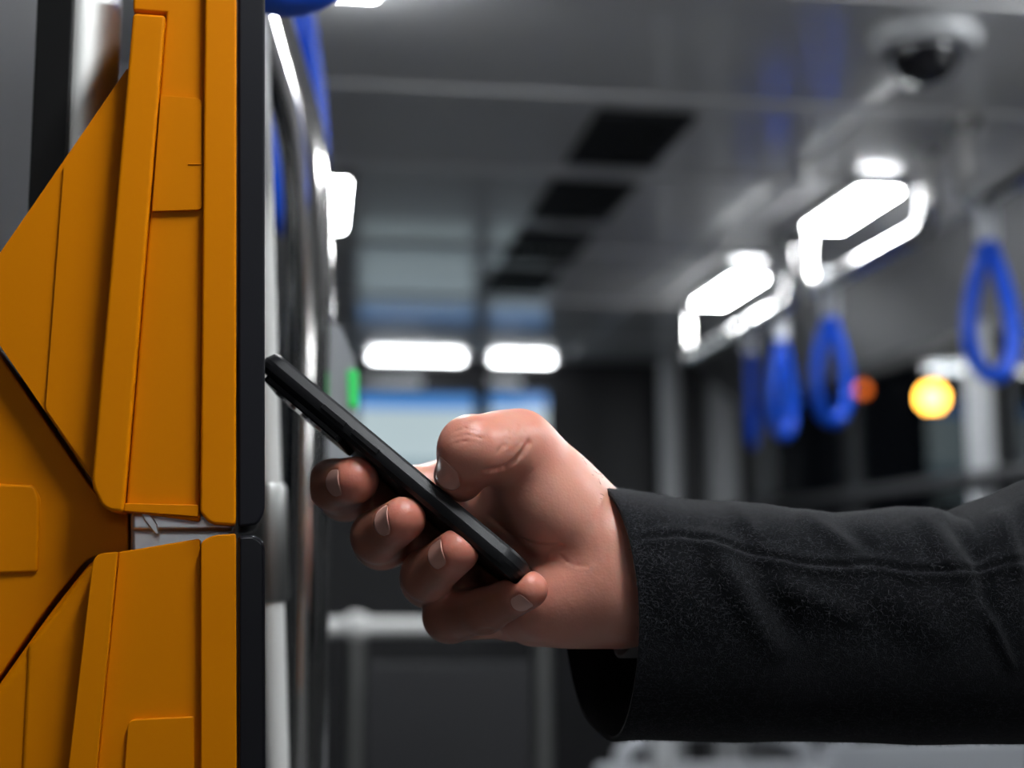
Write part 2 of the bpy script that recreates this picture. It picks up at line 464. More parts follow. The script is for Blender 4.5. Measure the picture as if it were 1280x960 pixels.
MB().lathe(c0, dp, [(0, .0075), (.003, .009), (z1 - z2 - .003, .009), (z1 - z2, .0075)], 18).build('coupling', mat('satin_steel', (.30, .30, .29), .4, 1.0), t)

yX = .915
c = [onY(px, py, yX) for px, py in round_poly([(372, 405), (424, 405), (444, 452), (446, 604), (372, 604)], [2, 8, 8, 6, 2], 4)]
t = thing('stop_button_box', onY(408, 604, yX), 'grey button box with green light on the bent steel pole', 'button box')
MB().prism(c, (0, .05, 0)).build('casing', GREYP, t, bevel=.003)
g = [onY(px, py, yX - .002) for px, py in round_poly([(434, 462), (448, 462), (449, 508), (436, 508)], 3, 3)]
MB().prism(g, (0, .03, 0)).build('indicator', mat('green_led', (.02, .3, .06), .4, emit=(.03, .55, .12), estr=.6), t, bevel=.001)

# ------------------------------------------------------------------ seats lower right
def make_seat():
    t = thing('bus_seat', (0, 0, 0), 'seat', 'seat', 'seats along the right side')
    def sx(mb, name, mt, b): return mb.build(name, mt, t, bevel=b, segs=4)
    sx(MB().box((-.21, -.22, .40), (.21, .22, .48)), 'cushion', SEATM, .03)
    prof = [(.16, .45), (.21, .45), (.27, 1.00), (.265, 1.02), (.235, 1.02), (.225, 1.0)]
    sx(MB().prism([(-.21, y, z) for y, z in prof], (.42, 0, 0)), 'backrest', SEATM, .015)
    sx(MB().prism([(-.215, y + .03, z) for y, z in ((.19, .40), (.22, .40), (.265, 1.03), (.24, 1.03))], (.43, 0, 0)), 'shell', SHELLM, .01)
    h = [(-.17, .275, 1.0)] + [(.17 * -math.cos(u), .28, 1.035 + .055 * math.sin(u)) for u in np.linspace(.25, math.pi - .25, 14)] + [(.17, .275, 1.0)]
    MB().tube(h, .016, 12).build('grab_handle', SHELLM, t)
    sx(MB().box((-.04, -.1, 0), (.04, .1, .40)), 'pedestal', GREYP, .008)
    return t
s0 = make_seat()
spots = [(1.20, 2.18, 'grey backed bus seat with grab handle, nearest below the sleeve'), (.72, 2.75, 'grey backed aisle seat with grab handle below the dark sleeve'), (1.22, 3.0, 'grey backed window seat behind the nearest seat')]
for i, (x, y, l) in enumerate(spots):
    s_ = s0 if i == 0 else copy_tree(s0)
    s_.location = (x, y, 0.085); s_.rotation_euler.z = math.pi; s_['label'] = l
    pl = MB().box((x - .23, y - .3, 0), (x + .23, y + .25, .085)).build('seat_plinth', DARKM, bevel=.004)
    tag(pl, ['dark plinth under the nearest seat', 'dark plinth under the aisle seat', 'dark plinth under the window seat'][i], 'plinth', 'seat plinths')
yq = 2.0
for px, nm in ((828, 'pale post below the coat cuff'),):
    q = onY(px, 940, yq)
    pole('stanchion', [(q.x, yq, 0), (q.x, yq, q.z + .10)], .02, LIGHTP, 'short pale grey post seen below the cuff', 'pole')
# ledge rail across window
z = onX(1100, 607, XR - .03).z
lg = MB().box((XR - .05, YB + .1, z - .03), (XR - .02, YE - .1, z)).build('trim_21', DARKM, bevel=.006); tag(lg, 'dark grey ledge bar across the right windows', 'trim', kind='structure')
# street lamp outside
def street_lamp(px, py, dist, rad, emit, k, label):
    c = P(px, py, dist)
    t = thing('street_lamp', (c.x, c.y, -.8), label, 'street lamp', 'orange street lights outside')
    MB().tube([(c.x, c.y, -.8), (c.x, c.y, c.z + .1)], .05, 10).build('lamp_post', DARKM, t)
    MB().ball((c.x, c.y, c.z), rad, 12).build('lamp_globe', mat('sodium_%d' % k, (.8, .4, .1), .5, emit=emit, estr=k), t)
street_lamp(1165, 497, 14, .13, (1.0, .36, .04), 60, 'bright orange street light seen through the right window')
street_lamp(1078, 487, 30, .12, (1.0, .16, .02), 8, 'dim red orange street light left of the bright one')

# ------------------------------------------------------------------ yellow ticket validator
VA = math.radians(2.5)
VU = Vector((math.cos(VA), math.sin(VA), 0)); VD = Vector((-math.sin(VA), math.cos(VA), 0))
VO = P(297, 650, 0.552)
def V(px, py, dy=0.0):      # pixel met by the validator's side plane set dy metres back
    r = ray(px, py); t = (VO + VD * dy - CAM).dot(VD) / r.dot(VD)
    return CAM + r * t
def vpart(name, poly, d0, d1, material, parent, bevel=.001, rad=0, segs=3, on=None):
    pl = round_poly(poly, rad, 5)
    pts = [V(x, y, d0 if on is None else on) for x, y in pl]
    if on is not None: pts = [p + VD * (d0 - on) for p in pts]
    return MB().prism(pts, VD * (d1 - d0)).build(name, material, parent, bevel=bevel, segs=segs)
pole_c = V(98, 130, .083)
val = thing('ticket_validator', (V(200, 960, .06).x, V(200, 960, .06).y, .75), 'yellow plastic ticket validator with black reader face that the phone touches', 'ticket validator')
# upper housing
uh = vpart('upper_housing', [(169, -90), (262, -90), (250, 640), (250, 652), (157, 639), (208, 16), (166, 13)], .005, .115, YEL, val, .0012)
fr = vpart('front_rib', [(257, -90), (296, -90), (295, 657), (262, 655), (250, 640)], 0, .115, YEL, val, .003, [0, 0, 6, 14, 3], 5)
st = vpart('side_strip', [(166, 15.5), (207, 18.5), (154.5, 641), (130, 638), (114, 606)], 0.0005, .062, YEL, val, .0055, [6, 0, 0, 26, 10], 6)
vpart('latch_plate', [(201, 119), (252, 123), (253, 262), (190, 264)], .0030, .02, YEL, uh, .0016, [2, 8, 7, 1])
vpart('latch_edge', [(235, 204), (254, 204), (254, 206), (235, 206)], .0026, .02, YEL, uh, .0003)
vpart('bottom_lip', [(156, 629), (248, 631), (248, 646), (155, 639)], .0022, .03, YEL, uh, .0022, 2)
# black reader face
bf = vpart('reader_face', [(297.5, -90), (331.5, -90), (331, 640), (322, 656), (297.5, 659)], .001, .115, BLK, val, .0012, [0, 0, 10, 6, 0])
# lower housing
lh = vpart('lower_housing', [(149, 690), (250, 673), (262, 1040), (114, 1040)], .005, .062, YEL, val, .0035, [2, 4, 0, 0], 4)
vpart('front_rib', [(251, 677), (266, 669), (295, 667), (296, 1040), (251, 1040)], 0, .115, YEL, val, .003, [6, 12, 3, 0, 0], 4)
vpart('side_strip', [(117, 692), (147, 690), (113, 1040), (76, 1040)], .0005, .062, YEL, val, .0055, [16, 2, 0, 0], 6)
vpart('raised_plate', [(160, 900), (242, 896), (243, 1040), (150, 1040)], .0025, .02, YEL, lh, .002, [10, 2, 0, 0])
lf = vpart('reader_face', [(297.5, 669), (318, 668), (331, 678), (332, 1040), (297.5, 1040)], .001, .115, BLKG, val, .0014, [0, 4, 8, 0, 0])
# metal spine seen through the slot between the housings
sp = vpart('metal_spine', [(163, 620), (290, 620), (290, 720), (163, 720)], .022, .062, ALU, val, .002)
vpart('spine_lip', [(163, 640), (292, 640), (292, 664), (163, 664)], .014, .03, ALU, sp, .002)
vpart('spine_hook', [(186, 640), (196, 655), (199, 668), (194, 668), (180, 650), (176, 640)], .010, .02, ALU, sp, .0006)
# mount behind: upper gusset, body, lower gusset
mb_ = vpart('mount_body', [(-70, 343), (118, 616), (160, 640), (160, 694), (112, 694), (58, 760), (-70, 948)], .024, .062, YEL, val, .004, [0, 12, 4, 4, 18, 30, 0], 4)
vpart('mount_window', [(-60, 602), (42, 606), (50, 622), (47, 716), (-60, 720)], .0225, .05, YEL, mb_, .0015, [0, 6, 6, 6, 0])
ug = vpart('upper_gusset', [(160, 84), (160, 640), (118, 604), (-40, 374)], .014, .062, YEL, val, .0045, [4, 0, 8, 4], 4)
vpart('gusset_facet', [(80, 206), (160, 90), (160, 632), (118, 598), (57, 511)], .0125, .05, YEL, ug, .002, [3, 3, 0, 6, 3])
lg_ = vpart('lower_gusset', [(114, 700), (140, 700), (140, 1040), (-70, 1040), (-70, 951), (60, 768)], .014, .062, YEL, val, .0045, [10, 0, 0, 0, 0, 24], 4)
vpart('gusset_facet', [(112, 704), (140, 704), (140, 1040), (22, 1040), (34, 808), (70, 764)], .0125, .05, YEL, lg_, .002, [10, 0, 0, 0, 5, 5])
# clamp pole
vp = thing('validator_pole', (pole_c.x, pole_c.y, 0), 'thick brushed steel pole at the upper left carrying the yellow validator', 'pole')
MB().tube([(pole_c.x, pole_c.y, 0), (pole_c.x, pole_c.y, ZC)], .0175, 40).build('tube', STEEL, vp)
rc = V(61, 130, .078); rc.z = 1.0
MB().prism([rc + VU * -.0065 + VD * -.004, rc + VU * .011 + VD * -.016, rc + VU * .011 + VD * .012, rc + VU * -.0065 + VD * .012], (0, 0, ZC - rc.z)).build('rubber_profile', RUBM, vp, bevel=.002)

# ------------------------------------------------------------------ phone
def M(px, py, zmm): return P(px, py, zmm / 1000.0)
T = M(325, 440, 585); B = M(652, 714, 545)
pl_ = (B - T).normalized()
n0 = RGT * .656 + UP * .756 + FWD * .17
pn = (n0 - pl_ * n0.dot(pl_)).normalized()
pw = pl_.cross(pn)
if pw.dot(FWD) < 0: pw = -pw
PLEN = (B - T).length; PW = .068; PT = .0092
print('phone length', PLEN, 'depth dir', pw.dot(FWD), pn.dot(FWD))
PC = (T + B) / 2 + pw * (PW / 2)
def ph(l, w, n): return PC + pl_ * l + pw * w + pn * n
def rrect(L, W, r, k=8):
    out = []
    for cx, cy, a0 in ((L - r, W - r, 0), (-L + r, W - r, 90), (-L + r, -W + r, 180), (L - r, -W + r, 270)):
        for a in np.linspace(a0, a0 + 90, k + 1): out.append((cx + r * math.cos(math.radians(a)), cy + r * math.sin(math.radians(a))))
    return out
def phone_layer(rings):      # rings: (inset, n)
    mb = MB(); k = None
    for ins, nn in rings:
        o = rrect(PLEN / 2 - ins, PW / 2 - ins, .0105 - ins * .6)
        k = len(o); mb.v += [tuple(ph(l, w, nn)) for l, w in o]
    for i in range(len(rings) - 1):
        for j in range(k):
            mb.f.append((i * k + j, i * k + (j + 1) % k, (i + 1) * k + (j + 1) % k, (i + 1) * k + j))
    mb.f.append(tuple(reversed(range(k)))); mb.f.append(tuple((len(rings) - 1) * k + j for j in range(k)))
    return mb
phone = thing('smartphone', PC, 'black smartphone in a slim case held against the reader face', 'smartphone')
h = PT / 2
CASEM = mat('phone_case', (0.007, 0.007, 0.008), .42, bump=.08, bscale=2500, spec=.3)
case = phone_layer([(.0022, -h), (.0006, -h + .0016), (0, -h + .0034), (0, -h + .0050), (.0012, h - .0010), (.0022, h), (.0034, h), (.0036, h - .0008)]).build('case', CASEM, phone, angle=20)
phone_layer([(.0037, h - .0018), (.0037, h - .0006)]).build('touch_screen', BLKG, phone, angle=20)
# camera island on the back near the top
isl = MB().prism([ph(l, w, -h + .0003) for l, w in round_poly([(-PLEN / 2 + .006, -PW / 2 + .005), (-PLEN / 2 + .050, -PW / 2 + .005), (-PLEN / 2 + .050, -PW / 2 + .03), (-PLEN / 2 + .006, -PW / 2 + .03)], .004)], pn * -.0032).build('camera_island', BLKG, phone, bevel=.0008)
for q in (.016, .031):
    c = ph(-PLEN / 2 + q, -PW / 2 + .0165, -h - .0028)
    MB().lathe(c, -pn, [(0, .0055), (.0008, .0055), (.0009, .0045), (.0005, .0043), (.0005, 0)], 20).build('lens', STEELP, isl)
for l0, l1 in ((-.035, -.022), (-.018, -.004)):
    MB().prism([ph(l, -PW / 2 + .0004, nn) for l, nn in ((l0, -.0016), (l1, -.0016), (l1, .0008), (l0, .0008))], pw * -.0009).build('side_button', CASEM, phone, bevel=.0004)

# ------------------------------------------------------------------ the hand: one skin grown from a distance field (camera-aligned millimetres)
def mm(px, py, z): return np.array([(px - CX) / F_PX * z, (CY - py) / F_PX * z, z], np.float32)
def to_world(v): return CAM + (RGT * float(v[0]) + UP * float(v[1]) + FWD * float(v[2])) * 0.001
HS = 0.62
glo = np.array([-84, -112, 535], np.float32); ghi = np.array([90, -2, 668], np.float32)
gn = np.ceil((ghi - glo) / HS).astype(int) + 1
gx = (glo[0] + HS * np.arange(gn[0], dtype=np.float32))[:, None, None]
gy = (glo[1] + HS * np.arange(gn[1], dtype=np.float32))[None, :, None]
gz = (glo[2] + HS * np.arange(gn[2], dtype=np.float32))[None, None, :]
def cone(a, b, ra, rb):
    d = b - a; L2 = float(d @ d)
    t = np.clip(((gx - a[0]) * d[0] + (gy - a[1]) * d[1] + (gz - a[2]) * d[2]) / L2, 0, 1)
    return np.sqrt((gx - a[0] - t * d[0]) ** 2 + (gy - a[1] - t * d[1]) ** 2 + (gz - a[2] - t * d[2]) ** 2) - (ra + (rb - ra) * t)
def ball(c, r): return np.sqrt((gx - c[0]) ** 2 + (gy - c[1]) ** 2 + (gz - c[2]) ** 2) - r
def ell(c, axes, rad):
    q = [((gx - c[0]) * a[0] + (gy - c[1]) * a[1] + (gz - c[2]) * a[2]) for a in axes]
    k0 = np.sqrt(sum((q[i] / rad[i]) ** 2 for i in range(3))); k1 = np.sqrt(sum((q[i] / rad[i] ** 2) ** 2 for i in range(3)))
    return k0 * (k0 - 1) / (k1 + 1e-6)
def smin(a, b, k):
    h = np.maximum(k - np.abs(a - b), 0) / k
    return np.minimum(a, b) - h * h * k * 0.25
def ssub(a, b, k): return -smin(-a, b, k)
def unit(v): return v / np.linalg.norm(v)

FING = {   # px, py, depth mm, radius mm for MCP, PIP, DIP, tip
 'index':  [(560, 612, 636, 12.0), (431, 618, 618, 10.6), (417, 606, 595, 10.4), (444, 600, 577, 9.6)],
 'middle': [(582, 660, 636, 12.0), (477, 676, 606, 11.2), (472, 670, 583, 10.6), (504, 649, 564, 9.0)],
 'ring':   [(612, 714, 630, 11.8), (536, 724, 600, 11.0), (534, 718, 577, 10.3), (571, 689, 557, 8.8)],
 'pinky':  [(640, 762, 610, 12.0), (562, 770, 592, 10.2), (606, 764, 573, 8.9), (661, 737, 556, 7.5)],
}
J = {k: [(mm(*q[:3]), q[3]) for q in v] for k, v in FING.items()}
for k, v in J.items(): print(k, [round(float(np.linalg.norm(v[i + 1][0] - v[i][0])), 1) for i in range(3)])
CMC = (mm(738, 650, 592), 17); TMC = (mm(648, 558, 580), 13.3); TIP_ = (mm(590, 562, 560), 11.3); TTP = (mm(572, 594, 566), 9.2)
J['thumb'] = [CMC, TMC, TIP_, TTP]
print('thumb', [round(float(np.linalg.norm(J['thumb'][i + 1][0] - J['thumb'][i][0])), 1) for i in range(3)])
WR = (mm(768, 685, 584), 18.6); WU = (mm(776, 742, 580), 18.5)
WR2 = (mm(850, 716, 594), 15); WU2 = (mm(900, 746, 598), 20)
# palm
D = smin(cone(WR[0], WR2[0], WR[1], WR2[1]), cone(WU[0], WU2[0], WU[1], WU2[1]), 14)
for nm, w, wr, rm in (('index', .0, 15, 13), ('middle', .35, 15, 13), ('ring', .7, 15, 13), ('pinky', 1.0, 16, 13.5)):
    a = WR[0] * (1 - w) + WU[0] * w
    D = smin(D, cone(a, J[nm][0][0], wr, rm), 12)
D = smin(D, cone(mm(768, 746, 584), mm(668, 762, 592), 18, 14.5), 10)
D = smin(D, ell(mm(716, 744, 580), [np.array([.93, .3, .2]), np.array([-.3, .95, 0]), np.array([-.2, 0, .98])], (25, 18, 16)), 9)
D = smin(D, cone(mm(750, 690, 588), mm(660, 700, 606), 15, 13), 10)           # heel of the little finger side
# thumb column and its ball
TH = smin(cone(CMC[0], TMC[0], CMC[1], TMC[1]), ell(mm(690, 628, 585), [unit(TMC[0] - CMC[0]), unit(np.cross(TMC[0] - CMC[0], [0, 0, 1])), np.array([0, 0, 1.])], (31, 19, 21)), 9)
TH = smin(TH, cone(TMC[0], TIP_[0], TMC[1], TIP_[1] + .6), 9)
TT = smin(cone(TIP_[0], TTP[0], TIP_[1] - .3, TTP[1]), ball(TIP_[0] + np.array([-.6, .8, 0]), 11.5), 5)
TT = smin(TT, ball(TTP[0] + (TTP[0] - TIP_[0]) * .05 + np.array([1.5, -.6, 2.5]), 9.4), 4)
TH = smin(TH, TT, 6)
TH = smin(TH, ball(mm(622, 558, 571), 12.9), 6)
D = smin(D, TH, 6)
D = smin(D, cone(mm(690, 640, 590), mm(618, 636, 606), 14, 12), 9)
# web between thumb and index
D = smin(D, cone(mm(650, 585, 600), mm(590, 605, 632), 11, 10), 10)
# fingers
Fg = None
for nm in ('index', 'middle', 'ring', 'pinky'):
    v = J[nm]
    f = cone(v[0][0], v[1][0], v[0][1], v[1][1])
    f = smin(f, cone(v[1][0], v[2][0], v[1][1], v[2][1]), 3)
    f = smin(f, cone(v[2][0], v[3][0], v[2][1], v[3][1]), 3)
    f = smin(f, ball(v[1][0], v[1][1] * 1.03), 3)
    D = smin(D, f, 5 if nm != 'pinky' else 4) if Fg is None else smin(D, f, 2.0)
    Fg = 1
# the skin gives way to the phone it presses on
def camv(v): return np.array([v.dot(RGT), v.dot(UP), v.dot(FWD)], np.float32)
pc_ = camv(PC - CAM) * 1000; q_ = []
for ax_, hw in ((camv(pl_), PLEN * 500), (camv(pw), PW * 500), (camv(pn), PT * 500)):
    q_.append(np.abs((gx - pc_[0]) * ax_[0] + (gy - pc_[1]) * ax_[1] + (gz - pc_[2]) * ax_[2]) - (hw - 1.2))
bx_ = np.sqrt(sum(np.maximum(q, 0) ** 2 for q in q_)) + np.minimum(np.maximum(np.maximum(q_[0], q_[1]), q_[2]), 0) - 1.4
D = ssub(D, bx_, 1.2); del q_, bx_
# creases: (pixel polyline with depth, radius, depth of cut)
def surf_polyline(pts, step=2.0):
    out = []
    for (a, b) in zip(pts[:-1], pts[1:]):
        n_ = max(2, int(np.hypot(a[0] - b[0], a[1] - b[1]) / step))
        for t in np.linspace(0, 1, n_, endpoint=False): out.append((a[0] + (b[0] - a[0]) * t, a[1] + (b[1] - a[1]) * t))
    out.append(pts[-1]); return out
def first_hit(px, py):
    zs = np.arange(glo[2], ghi[2], 0.5)
    x = (px - CX) / F_PX * zs; y = (CY - py) / F_PX * zs
    i = np.clip(((x - glo[0]) / HS).round().astype(int), 0, gn[0] - 1); j = np.clip(((y - glo[1]) / HS).round().astype(int), 0, gn[1] - 1); k = np.clip(((zs - glo[2]) / HS).round().astype(int), 0, gn[2] - 1)
    h = np.nonzero(D[i, j, k] < 0)[0]
    return zs[h[0]] if len(h) else None
def smooth_line(pts):
    out = []
    for i in range(len(pts) - 1):
        p0, p1, p2, p3 = [np.array(pts[min(max(q, 0), len(pts) - 1)], float) for q in (i - 1, i, i + 1, i + 2)]
        for u in np.linspace(0, 1, 5, endpoint=False):
            out.append(tuple(.5 * (2 * p1 + (p2 - p0) * u + (2 * p0 - 5 * p1 + 4 * p2 - p3) * u * u + (3 * p1 - p0 - 3 * p2 + p3) * u ** 3)))
    out.append(pts[-1]); return out
def crease(pts, r, k):
    global D
    pts = smooth_line(pts)
    hits = [(p, first_hit(*p)) for p in pts]
    hits = [mm(p[0], p[1], z - .15) for p, z in hits if z is not None]
    nseg = len(hits) - 1
    for i in range(nseg):
        e = min(i + .6, nseg - i - .4) / (nseg / 2); rr = r * (0.35 + 0.65 * min(1, e * 2))
        a, b = hits[i], hits[i + 1]
        if np.linalg.norm(a - b) > 8: continue
        lo = np.floor((np.minimum(a, b) - 6 - glo) / HS).astype(int).clip(0); hi = (np.ceil((np.maximum(a, b) + 6 - glo) / HS).astype(int) + 1)
        sl = tuple(slice(lo[q], min(hi[q], gn[q])) for q in range(3))
        X, Y, Z = gx[sl[0]], gy[:, sl[1]], gz[:, :, sl[2]]
        d = b - a; t = np.clip(((X - a[0]) * d[0] + (Y - a[1]) * d[1] + (Z - a[2]) * d[2]) / float(d @ d), 0, 1)
        c = np.sqrt((X - a[0] - t * d[0]) ** 2 + (Y - a[1] - t * d[1]) ** 2 + (Z - a[2] - t * d[2]) ** 2) - rr
        D[sl] = ssub(D[sl], c, k)
crease([(606, 588), (628, 585), (648, 572), (662, 551)], .45, 1.6)          # thumb base fold
crease([(630, 560), (640, 546), (647, 532)], .12, .8)
crease([(621, 566), (630, 553), (635, 539)], .12, .8)
crease([(640, 566), (650, 553), (655, 540)], .12, .8)
crease([(612, 646), (640, 670), (672, 682), (702, 683)], .3, 2.4)   # line round the ball of the thumb
crease([(690, 684), (680, 700), (675, 716)], .1, .8)
crease([(697, 690), (712, 704), (735, 708)], .1, .8)
crease([(590, 795), (606, 786), (622, 790)], .2, 1.0)
crease([(600, 798), (618, 790), (640, 792)], .1, .8)
crease([(566, 541), (582, 536), (600, 540)], .1, .7)
crease([(564, 548), (583, 544), (602, 548)], .1, .7)
crease([(566, 555), (583, 552), (600, 555)], .08, .7)
for dx, dy in ((0, 0), (7, 4), (-6, -5)):                                  # knuckle lines on the little, ring and middle finger
    crease([(600 + dx, 752 + dy), (597 + dx, 765 + dy), (603 + dx, 778 + dy)], .08, .7)
# nails: shallow beds in the skin, plates made below
NAILS = {}
def nail(nm, width, length, back, ndir):
    a, b = J[nm][2][0], J[nm][3][0]; r = J[nm][3][1]
    ax = unit(b - a); nd = np.array(ndir, np.float32); nd = unit(nd - ax * float(nd @ ax)); sd = np.cross(ax, nd)
    c = b + ax * (r * .35)                      # free edge position along the axis
    NAILS[nm] = (c, ax, nd, sd, r, width, length)
    global D
    q = [gx - c[0], gy - c[1], gz - c[2]]
    s = -(q[0] * ax[0] + q[1] * ax[1] + q[2] * ax[2]); h = q[0] * nd[0] + q[1] * nd[1] + q[2] * nd[2]; t = q[0] * sd[0] + q[1] * sd[1] + q[2] * sd[2]
    u = (s - length / 2) / (length / 2); w = t / (width / 2)
    m_ = np.clip((1.0 - (np.abs(u) ** 3.2 + np.abs(w) ** 3.2)) * 2.5, 0, 1)
    D = D + np.where(h > 1.5, .75 * m_, 0).astype(np.float32)
nail('thumb', 13.5, 13.0, 0, (-.25, .3, -.9))
nail('index', 12.0, 10.5, 0, (-.45, .0, -.85))
nail('middle', 12.0, 10.5, 0, (-.42, .25, -.85))
nail('ring', 11.5, 10.5, 0, (-.42, .25, -.85))
nail('pinky', 8.5, 8.0, 0, (-.1, -.5, -.85))

def surface_nets(D, glo, h):
    S = D < 0
    n = D.shape
    acc = np.zeros((n[0] - 1, n[1] - 1, n[2] - 1, 3), np.float32); cnt = np.zeros((n[0] - 1, n[1] - 1, n[2] - 1), np.float32)
    cs = [(i, j, k) for i in (0, 1) for j in (0, 1) for k in (0, 1)]
    def cut(c): return tuple(slice(c[q], n[q] - 1 + c[q]) for q in range(3))
    for a in cs:
        for ax in range(3):
            if a[ax] == 1: continue
            b = list(a); b[ax] = 1; b = tuple(b)
            da = D[cut(a)]; db = D[cut(b)]
            x = (da < 0) != (db < 0)
            t = np.where(x, da / np.where(x, da - db, 1), 0)
            for q in range(3):
                acc[..., q] += np.where(x, (a[q] + t) if q == ax else a[q], 0)
            cnt += x
    ok = cnt > 0
    idx = -np.ones(ok.shape, np.int64); idx[ok] = np.arange(ok.sum())
    cells = np.argwhere(ok)
    V_ = (cells + acc[ok] / cnt[ok][:, None]) * h + glo
    faces = []
    for ax in range(3):
        o1, o2 = [(1, 2), (2, 0), (0, 1)][ax]
        sl = [slice(1, n[q] - 1) for q in range(3)]; sl[ax] = slice(0, n[ax] - 1)
        sb = list(sl); sb[ax] = slice(1, n[ax])
        A = S[tuple(sl)]; Bb = S[tuple(sb)]
        e = np.argwhere(A != Bb)
        fl_ = A[A != Bb]
        base = e.copy()
        for q in range(3):
            if q != ax: base[:, q] += 1
        def cell(d1, d2):
            c = base.copy(); c[:, o1] -= d1; c[:, o2] -= d2
            return idx[c[:, 0], c[:, 1], c[:, 2]]
        q = np.stack([cell(1, 1), cell(0, 1), cell(0, 0), cell(1, 0)], 1)
        q[~fl_] = q[~fl_][:, ::-1]
        faces.append(q)
    return V_, np.concatenate(faces)
HV, HF = surface_nets(D, glo, HS)
# relax a little to remove grid steps
nb = np.zeros_like(HV); ct = np.zeros(len(HV))
E = np.concatenate([HF[:, [0, 1]], HF[:, [1, 2]], HF[:, [2, 3]], HF[:, [3, 0]]])
for it in range(4):
    nb[:] = 0; ct[:] = 0
    for a_, b_ in ((0, 1), (1, 0)):
        for q in range(3): nb[:, q] += np.bincount(E[:, a_], HV[E[:, b_], q], len(HV))
        ct += np.bincount(E[:, a_], minlength=len(HV))
    HV = HV * .5 + (nb / ct[:, None]) * .5
print('hand mesh', len(HV), len(HF))
R3 = np.array([RGT, UP, FWD])
HW = HV @ R3 * .001 + np.array(CAM)

person = thing('person', to_world(mm(780, 705, 594)), 'person reaching in from the right in a dark wool coat, right hand holding the phone', 'person')
me = bpy.data.meshes.new('hand')
me.from_pydata(HW.tolist(), [], HF.tolist())
# skin tone weight: redder at finger ends, knuckles and heel
red = np.zeros(len(HV))
for nm, v in J.items():
    for (c, r), s_ in ((v[3], 1.0), (v[2], .6), (v[1], .5)):
        red = np.maximum(red, s_ * np.exp(-(np.linalg.norm(HV - c, axis=1) / (r * 1.35)) ** 2 * .8))
red = np.maximum(red, .55 * np.exp(-(np.linalg.norm(HV - mm(690, 735, 585), axis=1) / 22) ** 2))
at = me.attributes.new('tone', 'FLOAT', 'POINT'); at.data.foreach_set('value', red.astype(np.float32))
finger_shade = np.zeros(len(HV))  # shade on the backs of the four fingers, painted into the skin colour
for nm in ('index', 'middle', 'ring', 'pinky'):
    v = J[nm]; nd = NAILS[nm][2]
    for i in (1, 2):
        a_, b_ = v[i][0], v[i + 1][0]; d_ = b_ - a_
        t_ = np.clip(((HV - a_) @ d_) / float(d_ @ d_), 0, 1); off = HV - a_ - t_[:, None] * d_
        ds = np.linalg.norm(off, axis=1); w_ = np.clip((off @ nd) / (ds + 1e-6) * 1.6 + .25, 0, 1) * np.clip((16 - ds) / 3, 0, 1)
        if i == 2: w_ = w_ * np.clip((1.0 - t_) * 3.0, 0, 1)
        finger_shade = np.maximum(finger_shade, w_)
at = me.attributes.new('tan', 'FLOAT', 'POINT'); at.data.foreach_set('value', finger_shade.astype(np.float32))
SKIN = bpy.data.materials.new('skin'); SKIN.use_nodes = True
nt = SKIN.node_tree; b = nt.nodes['Principled BSDF']
tcn = nt.nodes.new('ShaderNodeTexCoord'); an = nt.nodes.new('ShaderNodeAttribute'); an.attribute_name = 'tone'
no = nt.nodes.new('ShaderNodeTexNoise'); no.inputs['Scale'].default_value = 90; no.inputs['Detail'].default_value = 5
nt.links.new(tcn.outputs['Object'], no.inputs['Vector'])
ad = nt.nodes.new('ShaderNodeMath'); ad.operation = 'MULTIPLY_ADD'; ad.inputs[1].default_value = .5; ad.use_clamp = True
sb_ = nt.nodes.new('ShaderNodeMath'); sb_.operation = 'SUBTRACT'; sb_.inputs[1].default_value = .22
nt.links.new(no.outputs['Fac'], ad.inputs[0]); nt.links.new(an.outputs['Fac'], sb_.inputs[0]); nt.links.new(sb_.outputs[0], ad.inputs[2])
mxn = nt.nodes.new('ShaderNodeMix'); mxn.data_type = 'RGBA'; mxn.inputs[6].default_value = (.66, .31, .23, 1); mxn.inputs[7].default_value = (.54, .16, .11, 1)
nt.links.new(ad.outputs[0], mxn.inputs[0]); 
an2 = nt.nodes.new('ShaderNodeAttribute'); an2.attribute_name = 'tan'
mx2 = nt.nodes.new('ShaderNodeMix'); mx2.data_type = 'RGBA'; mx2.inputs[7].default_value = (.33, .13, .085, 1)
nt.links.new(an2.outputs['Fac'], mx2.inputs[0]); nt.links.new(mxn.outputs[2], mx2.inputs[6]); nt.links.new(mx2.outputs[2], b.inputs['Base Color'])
b.inputs['Roughness'].default_value = .42
b.inputs['Subsurface Weight'].default_value = .5; b.inputs['Subsurface Radius'].default_value = (1.0, .3, .15); b.inputs['Subsurface Scale'].default_value = .005
vo = nt.nodes.new('ShaderNodeTexVoronoi'); vo.inputs['Scale'].default_value = 900; nt.links.new(tcn.outputs['Object'], vo.inputs['Vector'])
n2 = nt.nodes.new('ShaderNodeTexNoise'); n2.inputs['Scale'].default_value = 350; n2.inputs['Detail'].default_value = 4; nt.links.new(tcn.outputs['Object'], n2.inputs['Vector'])
sm_ = nt.nodes.new('ShaderNodeMath'); sm_.operation = 'MULTIPLY_ADD'; sm_.inputs[1].default_value = .35
nt.links.new(vo.outputs['Distance'], sm_.inputs[0]); nt.links.new(n2.outputs['Fac'], sm_.inputs[2])
bp = nt.nodes.new('ShaderNodeBump'); bp.inputs['Strength'].default_value = .25; bp.inputs['Distance'].default_value = .0004
nt.links.new(sm_.outputs[0], bp.inputs['Height']); nt.links.new(bp.outputs[0], b.inputs['Normal'])
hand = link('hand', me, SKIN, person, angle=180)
NAILM = mat('nail', (.66, .36, .29), .3)
